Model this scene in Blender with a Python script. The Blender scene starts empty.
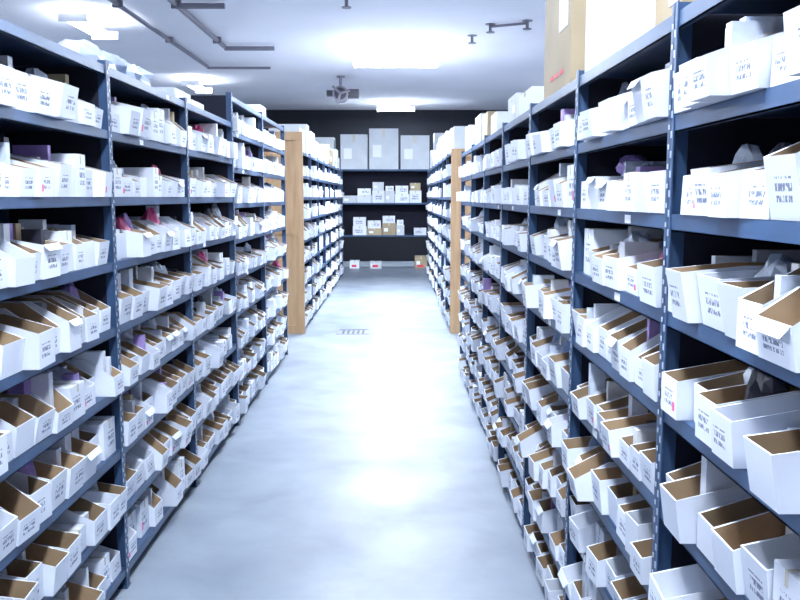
import bpy, math, random
from mathutils import Vector
random.seed(7)
R=random.Random(11)
U=R.uniform

# ------------------------------------------------------------ materials
def newmat(name):
    m=bpy.data.materials.new(name); m.use_nodes=True
    nt=m.node_tree; b=nt.nodes['Principled BSDF']
    return m,nt,b
def simple(name,col,rough=.6,metal=0,var=0.0,scale=8,bump=0.0,island=0.0):
    m,nt,b=newmat(name)
    b.inputs['Roughness'].default_value=rough; b.inputs['Metallic'].default_value=metal
    tc=nt.nodes.new('ShaderNodeTexCoord'); n=nt.nodes.new('ShaderNodeTexNoise')
    n.inputs['Scale'].default_value=scale; n.inputs['Detail'].default_value=5
    nt.links.new(tc.outputs['Object'],n.inputs['Vector'])
    mr=nt.nodes.new('ShaderNodeMapRange'); mr.inputs[1].default_value=.3; mr.inputs[2].default_value=.7
    mr.inputs[3].default_value=1-var; mr.inputs[4].default_value=1+var*.5
    nt.links.new(n.outputs['Fac'],mr.inputs[0])
    mx=nt.nodes.new('ShaderNodeVectorMath'); mx.operation='SCALE'; mx.inputs[0].default_value=col
    last=mr.outputs[0]
    if island>0:
        g=nt.nodes.new('ShaderNodeNewGeometry'); mr2=nt.nodes.new('ShaderNodeMapRange')
        mr2.inputs[3].default_value=1-island; mr2.inputs[4].default_value=1.0+island*.3
        nt.links.new(g.outputs['Random Per Island'],mr2.inputs[0])
        mm=nt.nodes.new('ShaderNodeMath'); mm.operation='MULTIPLY'
        nt.links.new(last,mm.inputs[0]); nt.links.new(mr2.outputs[0],mm.inputs[1]); last=mm.outputs[0]
    nt.links.new(last,mx.inputs['Scale'])
    nt.links.new(mx.outputs[0],b.inputs['Base Color'])
    if bump>0:
        bp=nt.nodes.new('ShaderNodeBump'); bp.inputs['Strength'].default_value=bump
        nt.links.new(n.outputs['Fac'],bp.inputs['Height']); nt.links.new(bp.outputs[0],b.inputs['Normal'])
    return m
def emis(name,col,s):
    m,nt,b=newmat(name)
    b.inputs['Base Color'].default_value=(*col,1)
    b.inputs['Emission Color'].default_value=(*col,1); b.inputs['Emission Strength'].default_value=s
    return m

M_STEEL=simple('blue_grey_steel_paint',(.046,.098,.205),.40,.1,.25,6)
M_SHADE=simple('painted_shelf_shade',(.010,.011,.028),.8,0,.2,4)  # near-black colour paints the shade inside the open shelving
M_SLOTLIGHT=simple('painted_slot_light',(.55,.62,.75),.4,.2,.1,20)  # pale colour paints the light showing through post slots
M_WHITE=simple('white_bin_card',(.80,.84,.93),.6,0,.06,9,island=.16)
M_BROWN=simple('kraft_card',(.46,.32,.19),.75,0,.15,14,island=.35)
M_TAN=simple('tan_carton',(.44,.35,.22),.7,0,.1,6,island=.15)
M_GREYBOX=simple('grey_white_carton',(.66,.70,.73),.7,0,.08,5,island=.15)
M_PURPLE=simple('purple_packet',(.40,.28,.64),.4,0,.2,20)
M_PINK=simple('pink_packet',(.75,.12,.30),.4,0,.2,20)
M_DARK=simple('dark_part',(.03,.03,.05),.4,0,.2,20)
M_BAG=simple('clear_poly_bag',(.68,.76,.90),.2,0,.15,30,bump=.5)
M_BLUEP=simple('blue_packet',(.26,.38,.64),.4,0,.15,20)
M_RED=simple('red_print',(.7,.05,.10),.6)
M_TAPE=simple('packing_tape',(.62,.57,.48),.25)
M_LABEL=simple('paper_label',(.88,.9,.92),.6)
M_CONDUIT=simple('conduit_metal',(.24,.23,.28),.4,.3,.1,6)
M_FIX=simple('fixture_enamel',(.8,.82,.85),.4)
M_TUBE=emis('fluorescent_tube',(.90,.95,1.0),16)

def printmat():
    m,nt,b=newmat('printed_bin_front'); b.inputs['Roughness'].default_value=.6
    N=nt.nodes.new; L=nt.links.new
    uv=N('ShaderNodeUVMap'); g=N('ShaderNodeNewGeometry')
    sep=N('ShaderNodeSeparateXYZ'); L(uv.outputs[0],sep.inputs[0])
    def math_(op,a,bv=None,c=None):
        n=N('ShaderNodeMath'); n.operation=op
        for i,v in enumerate((a,bv,c)):
            if v is None: continue
            if isinstance(v,(int,float)): n.inputs[i].default_value=v
            else: L(v,n.inputs[i])
        return n.outputs[0]
    rnd=g.outputs['Random Per Island']
    u=sep.outputs['X']; v=sep.outputs['Y']
    comb=N('ShaderNodeCombineXYZ')
    L(math_('MULTIPLY',u,26),comb.inputs[0]); L(math_('MULTIPLY',v,7),comb.inputs[1]); L(math_('MULTIPLY',rnd,93),comb.inputs[2])
    n=N('ShaderNodeTexNoise'); n.inputs['Scale'].default_value=1.0; n.inputs['Detail'].default_value=1
    L(comb.outputs[0],n.inputs['Vector'])
    t=math_('GREATER_THAN',n.outputs['Fac'],.47)
    fr=math_('FRACT',math_('MULTIPLY',v,5.2)); band=math_('GREATER_THAN',fr,.34)
    shift=math_('MULTIPLY',math_('SUBTRACT',rnd,.5),.25)
    inx=math_('LESS_THAN',math_('ABSOLUTE',math_('SUBTRACT',math_('SUBTRACT',u,.52),shift)),.27)
    iny=math_('LESS_THAN',math_('ABSOLUTE',math_('SUBTRACT',v,.48)),.20)
    has=math_('GREATER_THAN',math_('FRACT',math_('MULTIPLY',rnd,17.3)),.18)
    msk=math_('MULTIPLY',math_('MULTIPLY',math_('MULTIPLY',t,band),math_('MULTIPLY',inx,iny)),has)
    rx=math_('LESS_THAN',math_('ABSOLUTE',math_('SUBTRACT',u,.2)),.08)
    ry=math_('LESS_THAN',math_('ABSOLUTE',math_('SUBTRACT',v,.3)),.12)
    rh=math_('GREATER_THAN',math_('FRACT',math_('MULTIPLY',rnd,31.7)),.91)
    rm=math_('MULTIPLY',math_('MULTIPLY',rx,ry),rh)
    mr=N('ShaderNodeMapRange'); mr.inputs[3].default_value=.82; mr.inputs[4].default_value=1.0
    L(math_('FRACT',math_('MULTIPLY',rnd,7.7)),mr.inputs[0])
    sc=N('ShaderNodeVectorMath'); sc.operation='SCALE'; sc.inputs[0].default_value=(.84,.88,.97); L(mr.outputs[0],sc.inputs['Scale'])
    mix=N('ShaderNodeMix'); mix.data_type='RGBA'
    L(sc.outputs[0],mix.inputs[6]); mix.inputs[7].default_value=(.06,.08,.18,1)
    L(math_('MULTIPLY',msk,.82),mix.inputs[0])
    mix2=N('ShaderNodeMix'); mix2.data_type='RGBA'; mix2.inputs[7].default_value=(.8,.14,.34,1)
    L(mix.outputs[2],mix2.inputs[6]); L(rm,mix2.inputs[0])
    L(mix2.outputs[2],b.inputs['Base Color'])
    return m
M_PRINT=printmat()
def woodmat():
    m,nt,b=newmat('orange_plywood'); b.inputs['Roughness'].default_value=.55
    N=nt.nodes.new; L=nt.links.new
    tc=N('ShaderNodeTexCoord'); mp=N('ShaderNodeMapping'); mp.inputs['Scale'].default_value=(10,10,1.2)
    n=N('ShaderNodeTexNoise'); n.inputs['Scale'].default_value=2.5; n.inputs['Detail'].default_value=6
    cr=N('ShaderNodeValToRGB'); cr.color_ramp.elements[0].color=(.45,.28,.145,1); cr.color_ramp.elements[1].color=(.54,.35,.19,1)
    cr.color_ramp.elements[0].position=.35; cr.color_ramp.elements[1].position=.65
    L(tc.outputs['Object'],mp.inputs[0]); L(mp.outputs[0],n.inputs['Vector']); L(n.outputs['Fac'],cr.inputs[0]); L(cr.outputs[0],b.inputs['Base Color'])
    return m
M_WOOD=woodmat()
def floormat():
    m,nt,b=newmat('polished_concrete')
    N=nt.nodes.new; L=nt.links.new
    tc=N('ShaderNodeTexCoord')
    n=N('ShaderNodeTexNoise'); n.inputs['Scale'].default_value=2.2; n.inputs['Detail'].default_value=7; n.inputs['Roughness'].default_value=.55
    n.inputs['Distortion'].default_value=.3
    L(tc.outputs['Object'],n.inputs['Vector'])
    cr=N('ShaderNodeValToRGB')
    cr.color_ramp.elements[0].position=.3; cr.color_ramp.elements[0].color=(.185,.222,.275,1)
    cr.color_ramp.elements[1].position=.72; cr.color_ramp.elements[1].color=(.29,.335,.39,1)
    L(n.outputs['Fac'],cr.inputs[0]); L(cr.outputs[0],b.inputs['Base Color'])
    n2=N('ShaderNodeTexNoise'); n2.inputs['Scale'].default_value=2.0; n2.inputs['Detail'].default_value=4
    L(tc.outputs['Object'],n2.inputs['Vector'])
    mr=N('ShaderNodeMapRange'); mr.inputs[1].default_value=.3; mr.inputs[2].default_value=.7; mr.inputs[3].default_value=.38; mr.inputs[4].default_value=.50
    L(n2.outputs['Fac'],mr.inputs[0]); L(mr.outputs[0],b.inputs['Roughness'])
    b.inputs['Specular IOR Level'].default_value=.42
    return m
M_FLOOR=floormat()
M_CEIL=simple('ceiling_paint',(.80,.80,.86),.9,0,.05,.8)
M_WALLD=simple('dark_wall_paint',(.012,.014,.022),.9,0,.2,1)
M_WALL=simple('side_wall_paint',(.45,.47,.52),.9,0,.1,1)

# ------------------------------------------------------------ mesh builder
class MB:
    def __init__(s,mats): s.v=[];s.f=[];s.m=[];s.uv=[];s.mats=mats
    def mi(s,m):
        if m not in s.mats: s.mats.append(m)
        return s.mats.index(m)
    def face(s,idx,m,uv=None):
        s.f.append(idx); s.m.append(s.mi(m)); s.uv.append(uv or [(0,0)]*len(idx))
    def box(s,x0,x1,y0,y1,z0,z1,m):
        if x0>x1:x0,x1=x1,x0
        if y0>y1:y0,y1=y1,y0
        b=len(s.v)
        s.v+=[(x0,y0,z0),(x1,y0,z0),(x1,y1,z0),(x0,y1,z0),(x0,y0,z1),(x1,y0,z1),(x1,y1,z1),(x0,y1,z1)]
        for q in ((0,3,2,1),(4,5,6,7),(0,1,5,4),(1,2,6,5),(2,3,7,6),(3,0,4,7)):
            s.face([b+i for i in q],m)
    def cyl(s,p,q,r,m,n=10):
        p=Vector(p);q=Vector(q);d=(q-p).normalized()
        a=d.orthogonal().normalized();c=d.cross(a);b=len(s.v)
        for o in (p,q):
            for i in range(n):
                t=2*math.pi*i/n; s.v.append(tuple(o+a*(r*math.cos(t))+c*(r*math.sin(t))))
        for i in range(n):
            j=(i+1)%n; s.face([b+i,b+j,b+n+j,b+n+i],m)
        s.face([b+i for i in range(n)][::-1],m); s.face([b+n+i for i in range(n)],m)
    def blob(s,c,r,m,sq=(1,1,1)):
        b=len(s.v);n=11;k=8
        for i in range(1,k):
            ph=math.pi*i/k
            for j in range(n):
                t=2*math.pi*j/n; rr=r*U(.78,1.1)
                s.v.append((c[0]+sq[0]*rr*math.sin(ph)*math.cos(t),c[1]+sq[1]*rr*math.sin(ph)*math.sin(t),c[2]+sq[2]*rr*math.cos(ph)))
        s.v+=[(c[0],c[1],c[2]+r*sq[2]),(c[0],c[1],c[2]-r*sq[2])]
        for i in range(k-2):
            for j in range(n):
                a=b+i*n+j;d=b+i*n+(j+1)%n; s.face([a,a+n,d+n,d],m)
        for j in range(n):
            s.face([b+(k-1)*n,b+j,b+(j+1)%n],m); s.face([b+(k-1)*n+1,b+(k-2)*n+(j+1)%n,b+(k-2)*n+j],m)
    def obj(s,name,parent=None):
        me=bpy.data.meshes.new(name); me.from_pydata(s.v,[],s.f); 
        for m in s.mats: me.materials.append(m)
        me.polygons.foreach_set('material_index',s.m)
        ul=me.uv_layers.new(name='UVMap'); flat=[]
        for u in s.uv:
            for a in u: flat+=[a[0],a[1]]
        ul.data.foreach_set('uv',flat); me.update()
        o=bpy.data.objects.new(name,me); bpy.context.collection.objects.link(o)
        if parent: o.parent=parent
        return o

def frame(kind,front):
    if kind=='L': return lambda u,v,z:(front-v,u,z)
    if kind=='R': return lambda u,v,z:(front+v,u,z)
    return lambda u,v,z:(u,front+v,z)

def tbin(mb,F,u0,v0,z0,w,d,hf,hb,tilt=0,ins=None,cut=.38,bow=0,flap=False):
    t=.0035;km=d*cut; ins=ins or M_BROWN
    def P(u,v,z):
        return F(u0+u+tilt*v, v0+v-tilt*u*0.8-bow*z, z0+z)
    b=len(mb.v)
    prof=lambda u,o:[(u,o,hf),(u,km,hb),(u,d-o,hb)]
    outer=[P(*p) for p in prof(0,0)]+[P(*p) for p in prof(w,0)[::-1]]
    inner=[P(*p) for p in prof(t,t)]+[P(*p) for p in prof(w-t,t)[::-1]]
    ob=[P(0,0,0),P(0,d,0),P(w,d,0),P(w,0,0)]
    ib=[P(t,t,t),P(t,d-t,t),P(w-t,d-t,t),P(w-t,t,t)]
    mb.v+=outer+inner+ob+ib
    O=lambda i:b+i; I=lambda i:b+6+i; OB=lambda i:b+12+i; IB=lambda i:b+16+i
    mb.face([OB(0),O(0),O(1),O(2),OB(1)],M_WHITE)
    mb.face([OB(3),OB(2),O(3),O(4),O(5)],M_WHITE)
    mb.face([OB(0),OB(3),O(5),O(0)],M_PRINT,[(0,0),(1,0),(1,1),(0,1)])
    mb.face([OB(1),O(2),O(3),OB(2)],M_WHITE)
    mb.face([OB(0),OB(1),OB(2),OB(3)],M_WHITE)
    mb.face([IB(0),IB(1),I(2),I(1),I(0)],ins)
    mb.face([IB(3),I(5),I(4),I(3),IB(2)],ins)
    mb.face([IB(0),I(0),I(5),IB(3)],ins)
    mb.face([IB(1),IB(2),I(3),I(2)],ins)
    mb.face([IB(0),IB(3),IB(2),IB(1)],ins)
    for i in range(6):
        j=(i+1)%6; mb.face([O(i),O(j),I(j),I(i)],M_WHITE)
    if flap:
        k=len(mb.v); mb.v+=[P(.004,0,hf),P(w-.004,0,hf),P(w-.01,-.014,hf-.018),P(.01,-.014,hf-.018),P(.004,-.002,hf-.004),P(w-.004,-.002,hf-.004)]
        mb.face([k,k+1,k+2,k+3],M_WHITE); mb.face([k+4,k+3,k+2,k+5],M_WHITE)

def carton(mb,F,u0,v0,z0,w,d,h,m,label=True):
    b=len(mb.v)
    mb.v+=[F(u0,v0,z0),F(u0+w,v0,z0),F(u0+w,v0+d,z0),F(u0,v0+d,z0),F(u0,v0,z0+h),F(u0+w,v0,z0+h),F(u0+w,v0+d,z0+h),F(u0,v0+d,z0+h)]
    mb.face([b,b+1,b+5,b+4],M_PRINT if (label and m is M_WHITE) else m,[(0,0),(1,0),(1,1),(0,1)])
    for q in ((0,3,2,1),(4,5,6,7),(1,2,6,5),(2,3,7,6),(3,0,4,7)): mb.face([b+i for i in q],m)
    def fb(ua,ub,va,vb,za,zb,mm):
        p=F(ua,va,za);q=F(ub,vb,zb); mb.box(p[0],q[0],p[1],q[1],p[2],q[2],mm)
    e=.0015; tw=min(w,.5)*.1
    fb(u0+w*.5-tw/2,u0+w*.5+tw/2,v0-e,v0+d*.98,z0+h,z0+h+e,M_TAPE)
    fb(u0+w*.5-tw/2,u0+w*.5+tw/2,v0-e,v0,z0+h*.78,z0+h,M_TAPE)
    if label and m is not M_WHITE:
        fb(u0+w*.12,u0+w*.42,v0-e,v0,z0+h*.3,z0+h*.6,M_LABEL)

def contents(mb,F,u0,v0,z0,w,d,hb,zmax):
    c=R.random()
    if c<.62:
        n=R.randint(1,3)
        for i in range(n):
            dd=d*U(.12,.4);hh=hb*U(.7,1.3)
            ua=u0+.006+i*(w-.012)/n; va=v0+d*U(.08,.5)
            ww=min(w*U(.2,.6),(w-.014)/n)
            p=F(ua,va,z0+.005);q=F(ua+ww,va+dd,min(z0+hh,zmax))
            mb.box(p[0],q[0],p[1],q[1],p[2],q[2],R.choice([M_WHITE,M_WHITE,M_LABEL,M_WHITE,M_GREYBOX,M_DARK,M_BAG,M_BAG,M_TAN,M_PURPLE]))
    elif c<.88:
        m=R.choice([M_BAG,M_BAG,M_BAG,M_BAG,M_BAG,M_PURPLE,M_DARK,M_PINK,M_BLUEP])
        p=F(u0+w/2,v0+d*.36,z0+hb*.62); mb.blob(p,w*.42,m,(1.15,1.0,hb*.62/(w*.42)*U(.85,1.1)))

def shelving(name,kind,front,posts,levels_fn,depth,slots=True):
    root=bpy.data.objects.new(name,None); bpy.context.collection.objects.link(root)
    F=frame(kind,front); mb=MB([M_STEEL,M_SHADE,M_SLOTLIGHT,M_LABEL])
    def fb(ua,ub,va,vb,za,zb,mm):
        p=F(ua,va,za);q=F(ub,vb,zb); mb.box(p[0],q[0],p[1],q[1],p[2],q[2],mm)
    pw=.036;pt=.003
    for i,p in enumerate(posts):
        lv=levels_fn(min(i,len(posts)-2)); l2=levels_fn(max(0,i-1)); top=max(lv[-1],l2[-1])+.02
        fb(p-pw/2,p+pw/2,0,pt,0,top,M_STEEL)
        fb(p-pt,p+pt,0,pw,0,top,M_STEEL)
        fb(p-pw/2,p+pw/2,depth-pt,depth,0,top,M_STEEL)
        fb(p-pt,p+pt,depth-pw,depth,0,top,M_STEEL)
        fb(p-pw*.7,p+pw*.7,-.004,pw,0,.004,M_STEEL)
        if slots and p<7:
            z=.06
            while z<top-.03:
                fb(p-.012,p-.005,-.0012,0,z,z+.014,M_SLOTLIGHT)  # pale quads stand in for brightness behind the open slots
                fb(p+.004,p+.011,-.0012,0,z+.018,z+.028,M_SLOTLIGHT)
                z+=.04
    for i in range(len(posts)-1):
        a,b=posts[i]+.004,posts[i+1]-.004; lv=levels_fn(i)
        for z in lv:
            fb(a,b,.004,depth-.004,z-.004,z,M_STEEL)
            fb(a,b,.0035,.0065,z-.034,z,M_STEEL)
            fb(a,b,.0035,.016,z-.034,z-.031,M_STEEL)
            fb(a,b,depth-.0065,depth-.004,z-.034,z,M_STEEL)
            if R.random()<.25:
                q=U(a+.1,b-.15); fb(q,q+.05,.0022,.0035,z-.028,z-.008,M_LABEL)
        fb(a,b,depth-.004,depth-.002,lv[0],lv[-1],M_SHADE)  # dark sheet added as painted shade behind the open-backed shelves
        fb(posts[i]-.0005,posts[i]+.0005,pw,depth-pw,lv[0],lv[-1],M_SHADE)  # same shade-coloured sheet between bays
    mb.obj('steel_frame_and_shelves',root)
    return root,F

def fill(mb,F,posts,levels_fn,depth,wr,hfr,hbr,style='bin',fullness=.98,far=False):
    for i in range(len(posts)-1):
        lv=levels_fn(i)
        for k,z in enumerate(lv[:-1]):
            gap=lv[k+1]-z-.038; zmax=z+gap
            u=posts[i]+.022; end=posts[i+1]-.022
            w=U(*wr); hf=U(*hfr); hb=min(U(*hbr),gap-.004); cut=U(.3,.5)
            hf=min(hf,hb-.02)
            while u+w*.75<end:
                ww=min(w,end-u)
                if R.random()<.25: w=U(*wr); hb=min(U(*hbr),gap-.004); hf=min(U(*hfr),hb-.015); cut=U(.25,.55)
                if R.random()>fullness: u+=w*U(.3,.8); continue
                vv=U(-.03,.014) if R.random()<.82 else U(-.05,.05)
                dd=min(depth-.03-vv,U(.30,.36))
                r=R.random()
                if style=='mix' and r<.35:
                    carton(mb,F,u+.002,vv+.03,z+.001,ww-.006,dd*.7,min(gap,hb*U(.7,1.1)),R.choice([M_WHITE,M_WHITE,M_GREYBOX]))
                elif style=='bin' and r<.09:
                    carton(mb,F,u+.003,vv+.02,z+.001,ww-.008,dd*.8,min(gap,hb*U(.6,1.1)),M_WHITE)
                else:
                    tl=0
                    if R.random()<.4 and u+ww+.02<end and u>posts[i]+.03: tl=U(-.10,.10); ww-=.004
                    tbin(mb,F,u+.002,vv,z+.001,ww-.003,dd,hf+U(-.012,.012),hb+U(-.014,0),tl,
                         M_WHITE if R.random()<.12 else M_BROWN,cut,U(-.05,.2),R.random()<.09)
                    if not far and abs(tl)<.06: contents(mb,F,u+.006,vv,z+.003,ww-.014,dd,hb,zmax)
                u+=ww+(U(.0,.012) if R.random()<.3 else 0)

# ------------------------------------------------------------ left row
lpost=[-.45,.75,1.95,3.15,4.31,5.5,6.75,8.05]
LL=[.08,.32,.55,.785,1.02,1.26,1.50,1.74,1.97]
LT=[.07,.29,.51,.75,.99,1.23,1.46,1.69,1.92,2.14]
llev=lambda i: LT if i>=5 else LL
rootL,FL=shelving('steel_shelving_row','L',-1.04,lpost,llev,.42)
b1=MB([M_WHITE,M_BROWN,M_PRINT])
fill(b1,FL,lpost,llev,.42,(.09,.135),(.07,.10),(.12,.16))
# ------------------------------------------------------------ right row
rpost=[-1.02,-.09,.84,1.77,2.70,3.63,4.56,5.49,6.42,7.40]
RL=[.04,.235,.44,.645,.85,1.06,1.265,1.465,1.665,1.87]
rlev=lambda i: RL
rootR,FR=shelving('steel_shelving_row','R',.563,rpost,rlev,.42)
b2=MB([M_WHITE,M_BROWN,M_PRINT])
fill(b2,FR,rpost,rlev,.42,(.085,.13),(.06,.088),(.10,.138))
for u,z in ((2.48,1.585),(3.05,1.165),(3.2,1.16),(4.0,.76)):
    b2.blob(FR(u,.12,z),.045,M_PURPLE,(1.2,1.4,.8))
# ------------------------------------------------------------ far rows
fp=[9.40+i*1.02 for i in range(8)]
FLV=[.06,.30,.54,.78,1.02,1.26,1.50,1.74,2.0]
flev=lambda i:FLV
rfl,FFL=shelving('steel_shelving_row','L',-1.03,fp,flev,.42,slots=False)
rfr,FFR=shelving('steel_shelving_row','R',.61,fp,flev,.42,slots=False)
b3=MB([M_WHITE,M_BROWN,M_PRINT]);b4=MB([M_WHITE,M_BROWN,M_PRINT])
fill(b3,FFL,fp,flev,.42,(.12,.2),(.08,.13),(.14,.19),'mix',.93,True)
fill(b4,FFR,fp,flev,.42,(.12,.2),(.08,.13),(.14,.19),'mix',.93,True)
# ------------------------------------------------------------ back shelf
bp_=[-3.1,-1.18,.73,2.65]
BL=[.70,1.38,2.08]
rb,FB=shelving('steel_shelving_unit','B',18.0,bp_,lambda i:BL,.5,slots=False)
b5=MB([M_WHITE])
for z,ms in ((.70,[M_WHITE,M_TAN,M_WHITE,M_TAN,M_GREYBOX]),(1.38,[M_WHITE,M_WHITE,M_WHITE,M_GREYBOX,M_TAN])):
    for i in range(len(bp_)-1):
        u=bp_[i]+.05
        while u<bp_[i+1]-.30:
            w=U(.16,.32)
            if R.random()<.94:
                h=U(.14,.26); v=U(.01,.05); carton(b5,FB,u,v,z+.001,w-.01,.3,h,R.choice(ms))
                if R.random()<.65: carton(b5,FB,u+.01,v+.01,z+.003+h,w-.04,.26,U(.1,.2),R.choice(ms))
            u+=w
for (a,b,h) in ((-3.0,-2.3,.7),(-2.2,-1.3,.66),(-1.16,-.60,.72),(-.56,.05,.84),(.10,.70,.70),(.8,1.5,.75)):
    carton(b5,FB,a,.04,2.081,b-a,.42,h,M_GREYBOX)
b1.obj('parts_bin_boxes'); b2.obj('parts_bin_boxes'); b3.obj('parts_bin_boxes'); b4.obj('parts_bin_boxes'); b5.obj('stacked_cartons')
b=MB([M_WHITE])
for u,w,h,m in ((-.98,.20,.16,M_WHITE),(-.55,.24,.14,M_GREYBOX),(.40,.26,.26,M_TAN)):
    carton(b,FB,u,-.05,.001,w,.3,h,m)
    p=FB(u+w*.2,-.053,.03); b.box(p[0],p[0]+w*.5,p[1],p[1]+.001,.03,.08,M_RED)
b.obj('floor_cartons')

# ------------------------------------------------------------ things on top of shelving
def topbox(name,F,u,v,z,w,d,h,m,extra=None):
    mb=MB([m]); carton(mb,F,u,v,z,w,d,h,m)
    if extra: extra(mb)
    return mb.obj(name)
zt=1.872
topbox('cardboard_box',FR,1.80,.02,zt,.17,.32,.10,M_TAN)
topbox('cardboard_box',FR,1.98,.01,zt,.17,.34,.18,M_WHITE)
topbox('cardboard_box',FR,2.16,.03,zt,.19,.34,.20,M_WHITE)
topbox('cardboard_box',FR,2.36,.03,zt,.12,.34,.24,M_GREYBOX)
topbox('cardboard_box',FR,2.49,.02,zt,.20,.33,.26,M_WHITE)
def redtxt(mb):
    for k in range(3):
        p=FR(2.98+.09*k,.0085,zt+.05);q=FR(3.04+.09*k,.0095,zt+.065); mb.box(p[0],q[0],p[1],q[1],p[2],q[2],M_RED)
topbox('tall_cardboard_box',FR,2.86,.01,zt,.50,.34,.66,M_TAN,redtxt)
topbox('cardboard_box',FR,3.72,.02,zt,.40,.30,.10,M_WHITE)
topbox('cardboard_box',FR,4.2,.02,zt,.30,.30,.13,M_GREYBOX)
for u,w,h,m in ((5.0,.3,.12,M_WHITE),(5.5,.35,.17,M_TAN),(5.95,.4,.2,M_WHITE),(6.5,.3,.14,M_GREYBOX),(6.9,.35,.2,M_WHITE)):
    topbox('cardboard_box',FR,u,.02,zt,w,.3,h,m)
mb=MB([M_BAG])
for u in (3.4,3.62,3.85,4.05): mb.blob(FL(u,.2,1.97+.068),.12,M_BAG,(1,.95,.55))
mb.obj('plastic_bags')
topbox('cardboard_box',FL,4.4,.08,1.972,.34,.3,.08,M_GREYBOX)
topbox('cardboard_box',FL,4.85,.10,1.972,.3,.3,.07,M_GREYBOX)
topbox('cardboard_box',FL,6.9,.04,2.142,.3,.3,.09,M_WHITE)
mb=MB([M_WHITE])
for F_,zz in ((FFL,2.002),(FFR,2.002)):
    u=9.5
    while u<16:
        w=U(.3,.6); carton(mb,F_,u,.03,zz,w-.03,.34,U(.15,.36),R.choice([M_WHITE,M_WHITE,M_GREYBOX,M_TAN])); u+=w+U(0,.25)
mb.obj('stacked_cartons')

# ------------------------------------------------------------ wooden end panels
def endpanel(x0,x1,h):
    mb=MB([M_WOOD]); y=9.33
    s=math.copysign(1,x1-x0)
    mb.box(x0,x1,y,y+.02,0,h,M_WOOD)
    mb.box(x0,x0+s*.09,y-.025,y,0,h,M_WOOD); mb.box(x1,x1-s*.09,y-.025,y,0,h,M_WOOD)
    for z in (0,h*.5,h-.09): mb.box(x0+s*.09,x1-s*.09,y-.025,y,z,z+.09,M_WOOD)
    return mb.obj('wooden_end_panel')
endpanel(-1.01,-1.50,2.2); endpanel(.60,1.06,2.02)

# ------------------------------------------------------------ room
X0,X1,Y0,Y1,H=-6.5,6.0,-5.0,20.0,3.5
def slab(name,*a):
    mb=MB([a[-1]]); mb.box(*a); return mb.obj(name)
slab('floor',X0,X1,Y0,Y1,-.1,0,M_FLOOR)
slab('ceiling',X0,X1,Y0,Y1,H,H+.1,M_CEIL)
slab('wall_back',X0,X1,Y1,Y1+.1,-.1,H+.1,M_WALLD)
slab('wall_front',X0,X1,Y0-.1,Y0,-.1,H+.1,M_WALL)
slab('wall_left',X0-.1,X0,Y0,Y1,-.1,H+.1,M_WALL)
slab('wall_right',X1,X1+.1,Y0,Y1,-.1,H+.1,M_WALL)
mb=MB([M_CONDUIT])
mb.box(-.66,-.30,9.25,9.28,0,.004,M_CONDUIT);mb.box(-.66,-.30,9.57,9.60,0,.004,M_CONDUIT)
mb.box(-.66,-.64,9.28,9.57,0,.004,M_CONDUIT);mb.box(-.32,-.30,9.28,9.57,0,.004,M_CONDUIT)
for k in range(5): mb.box(-.6+.055*k,-.575+.055*k,9.32,9.53,0,.003,M_DARK)
mb.obj('floor_drain')

mb=MB([M_CONDUIT])
mb.cyl((-2.85,2,H-.04),(-2.85,13.2,H-.04),.025,M_CONDUIT)
mb.cyl((-2.25,2,H-.04),(-2.25,11.5,H-.04),.03,M_CONDUIT)
mb.cyl((-2.25,9.0,H-.06),(-1.75,9.0,H-.06),.03,M_CONDUIT)
mb.cyl((-2.25,11.5,H-.06),(-1.6,11.5,H-.06),.03,M_CONDUIT)
mb.cyl((-2.85,13.2,H-.06),(-1.9,13.2,H-.06),.02,M_CONDUIT)
for y in (5,7,9,11): 
    mb.box(-2.9,-2.8,y,y+.04,H-.07,H,M_CONDUIT); mb.box(-2.3,-2.2,y,y+.04,H-.08,H,M_CONDUIT)
mb.obj('ceiling_conduit')
# ceiling fan: stem, guarded round head, motor and blades
mb=MB([M_CONDUIT,M_DARK])
mb.cyl((-.92,14.5,H-.22),(-.92,14.5,H),.025,M_CONDUIT)
mb.cyl((-.92,14.5,H-.02),(-.92,14.5,H),.07,M_CONDUIT,14)
mb.cyl((-.92,14.36,H-.30),(-.92,14.62,H-.30),.13,M_CONDUIT,16)
mb.cyl((-.92,14.34,H-.30),(-.92,14.36,H-.30),.10,M_DARK,16)
mb.box(-.80,-.62,14.42,14.58,H-.36,H-.22,M_DARK)
mb.box(-1.15,-1.04,14.42,14.56,H-.33,H-.24,M_DARK)
for a in (0.3,2.4,4.5):
    mb.cyl((-.92,14.32,H-.30),(-.92+.17*math.cos(a),14.32,H-.30+.17*math.sin(a)),.022,M_CONDUIT,6)
mb.obj('ceiling_fan')
for x,y in ((1.1,10.2),(.95,10.9),(-.5,8.9),(1.5,10.0)):
    mb=MB([M_CONDUIT]); mb.cyl((x,y,H-.09),(x,y,H),.018,M_CONDUIT); mb.cyl((x,y,H-.10),(x,y,H-.09),.05,M_CONDUIT,12)
    mb.cyl((x,y,H-.008),(x,y,H),.06,M_CONDUIT,12)
    mb.obj('sprinkler_head')
mb=MB([M_CONDUIT]); mb.cyl((1.1,10.2,H-.03),(1.5,10.0,H-.03),.015,M_CONDUIT); mb.obj('ceiling_conduit')

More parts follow.
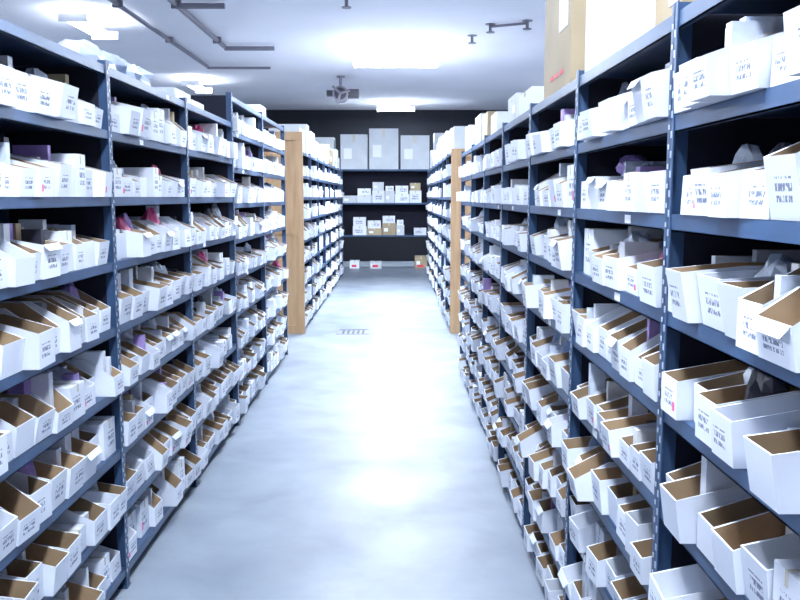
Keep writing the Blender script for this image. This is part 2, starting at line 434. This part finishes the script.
# ------------------------------------------------------------ open strip light fixtures
def fixture(x,y,wx,wy,power,along='Y',n=2,drop=.12,up=.22):
    z=H-drop
    root=bpy.data.objects.new('fluorescent_light_fixture',None); bpy.context.collection.objects.link(root)
    mb=MB([M_FIX,M_TUBE])
    if along=='Y':
        mb.box(x-.035,x+.035,y-wy/2,y+wy/2,z,z+.04,M_FIX)
    else:
        mb.box(x-wx/2,x+wx/2,y-.035,y+.035,z,z+.04,M_FIX)
    for s in (-1,1):
        xx,yy=(x,y+s*wy*.35) if along=='Y' else (x+s*wx*.35,y)
        mb.cyl((xx,yy,z+.04),(xx,yy,H),.006,M_FIX,6)
        if along=='Y': mb.box(x-wx/2,x+wx/2,y+s*wy/2-.01,y+s*wy/2+.01,z-.05,z+.04,M_FIX)
        else: mb.box(x+s*wx/2-.01,x+s*wx/2+.01,y-wy/2,y+wy/2,z-.05,z+.04,M_FIX)
    for k in range(n):
        if along=='Y':
            c=x-wx/2+wx*(k+.5)/n; mb.cyl((c,y-wy/2+.01,z-.022),(c,y+wy/2-.01,z-.022),.019,M_TUBE)
        else:
            c=y-wy/2+wy*(k+.5)/n; mb.cyl((x-wx/2+.01,c,z-.022),(x+wx/2-.01,c,z-.022),.019,M_TUBE)
    mb.obj('housing_and_tubes',root)
    for nm,pw,zz,rx in (('tube_downlight',power,z-.06,0),('ceiling_fill_uplight',power*up,z+.045,math.pi)):  # upward area lamp is added fill to brighten the ceiling
        ld=bpy.data.lights.new(nm,'AREA'); ld.shape='RECTANGLE'; ld.size=wx; ld.size_y=wy; ld.energy=pw; ld.color=(.80,.885,1)
        lo=bpy.data.objects.new(nm,ld); lo.location=(x,y,zz); lo.rotation_euler=(rx,0,0); lo.parent=root; bpy.context.collection.objects.link(lo)
fixture(-.05,-2.0,.3,1.2,65)  # this and the next two are unseen, added to light the aisle
fixture(-.15,1.2,.3,1.2,66,up=.4)
fixture(-.15,6.4,.3,1.2,85,up=.4)  # unseen fixture, kept out of view, adds light towards the far floor
fixture(0,11.9,1.2,1.3,190,'X',7,up=.12)
fixture(0,18.6,.8,.25,85,'X',2,up=.10)
for y in (1.5,9.75,14.9):
    fixture(-3.4,y,.3,1.0,90,up=.22)
for y in (3,9,15): fixture(3.4,y,.3,1.2,95,up=.6)

w=bpy.data.worlds.new('world'); bpy.context.scene.world=w; w.use_nodes=True
w.node_tree.nodes['Background'].inputs[0].default_value=(.5,.6,.8,1); w.node_tree.nodes['Background'].inputs[1].default_value=.2

# ------------------------------------------------------------ camera
cd=bpy.data.cameras.new('camera'); cam=bpy.data.objects.new('camera',cd); bpy.context.collection.objects.link(cam)
cd.sensor_width=36; cd.lens=36*850/800; cd.clip_end=100; cd.clip_start=.05
cam.location=(0,0,1.5); cam.rotation_euler=(math.radians(90-6.9),0,-.0047)
bpy.context.scene.camera=cam
vs=bpy.context.scene.view_settings; vs.view_transform='Standard'; vs.exposure=0.85
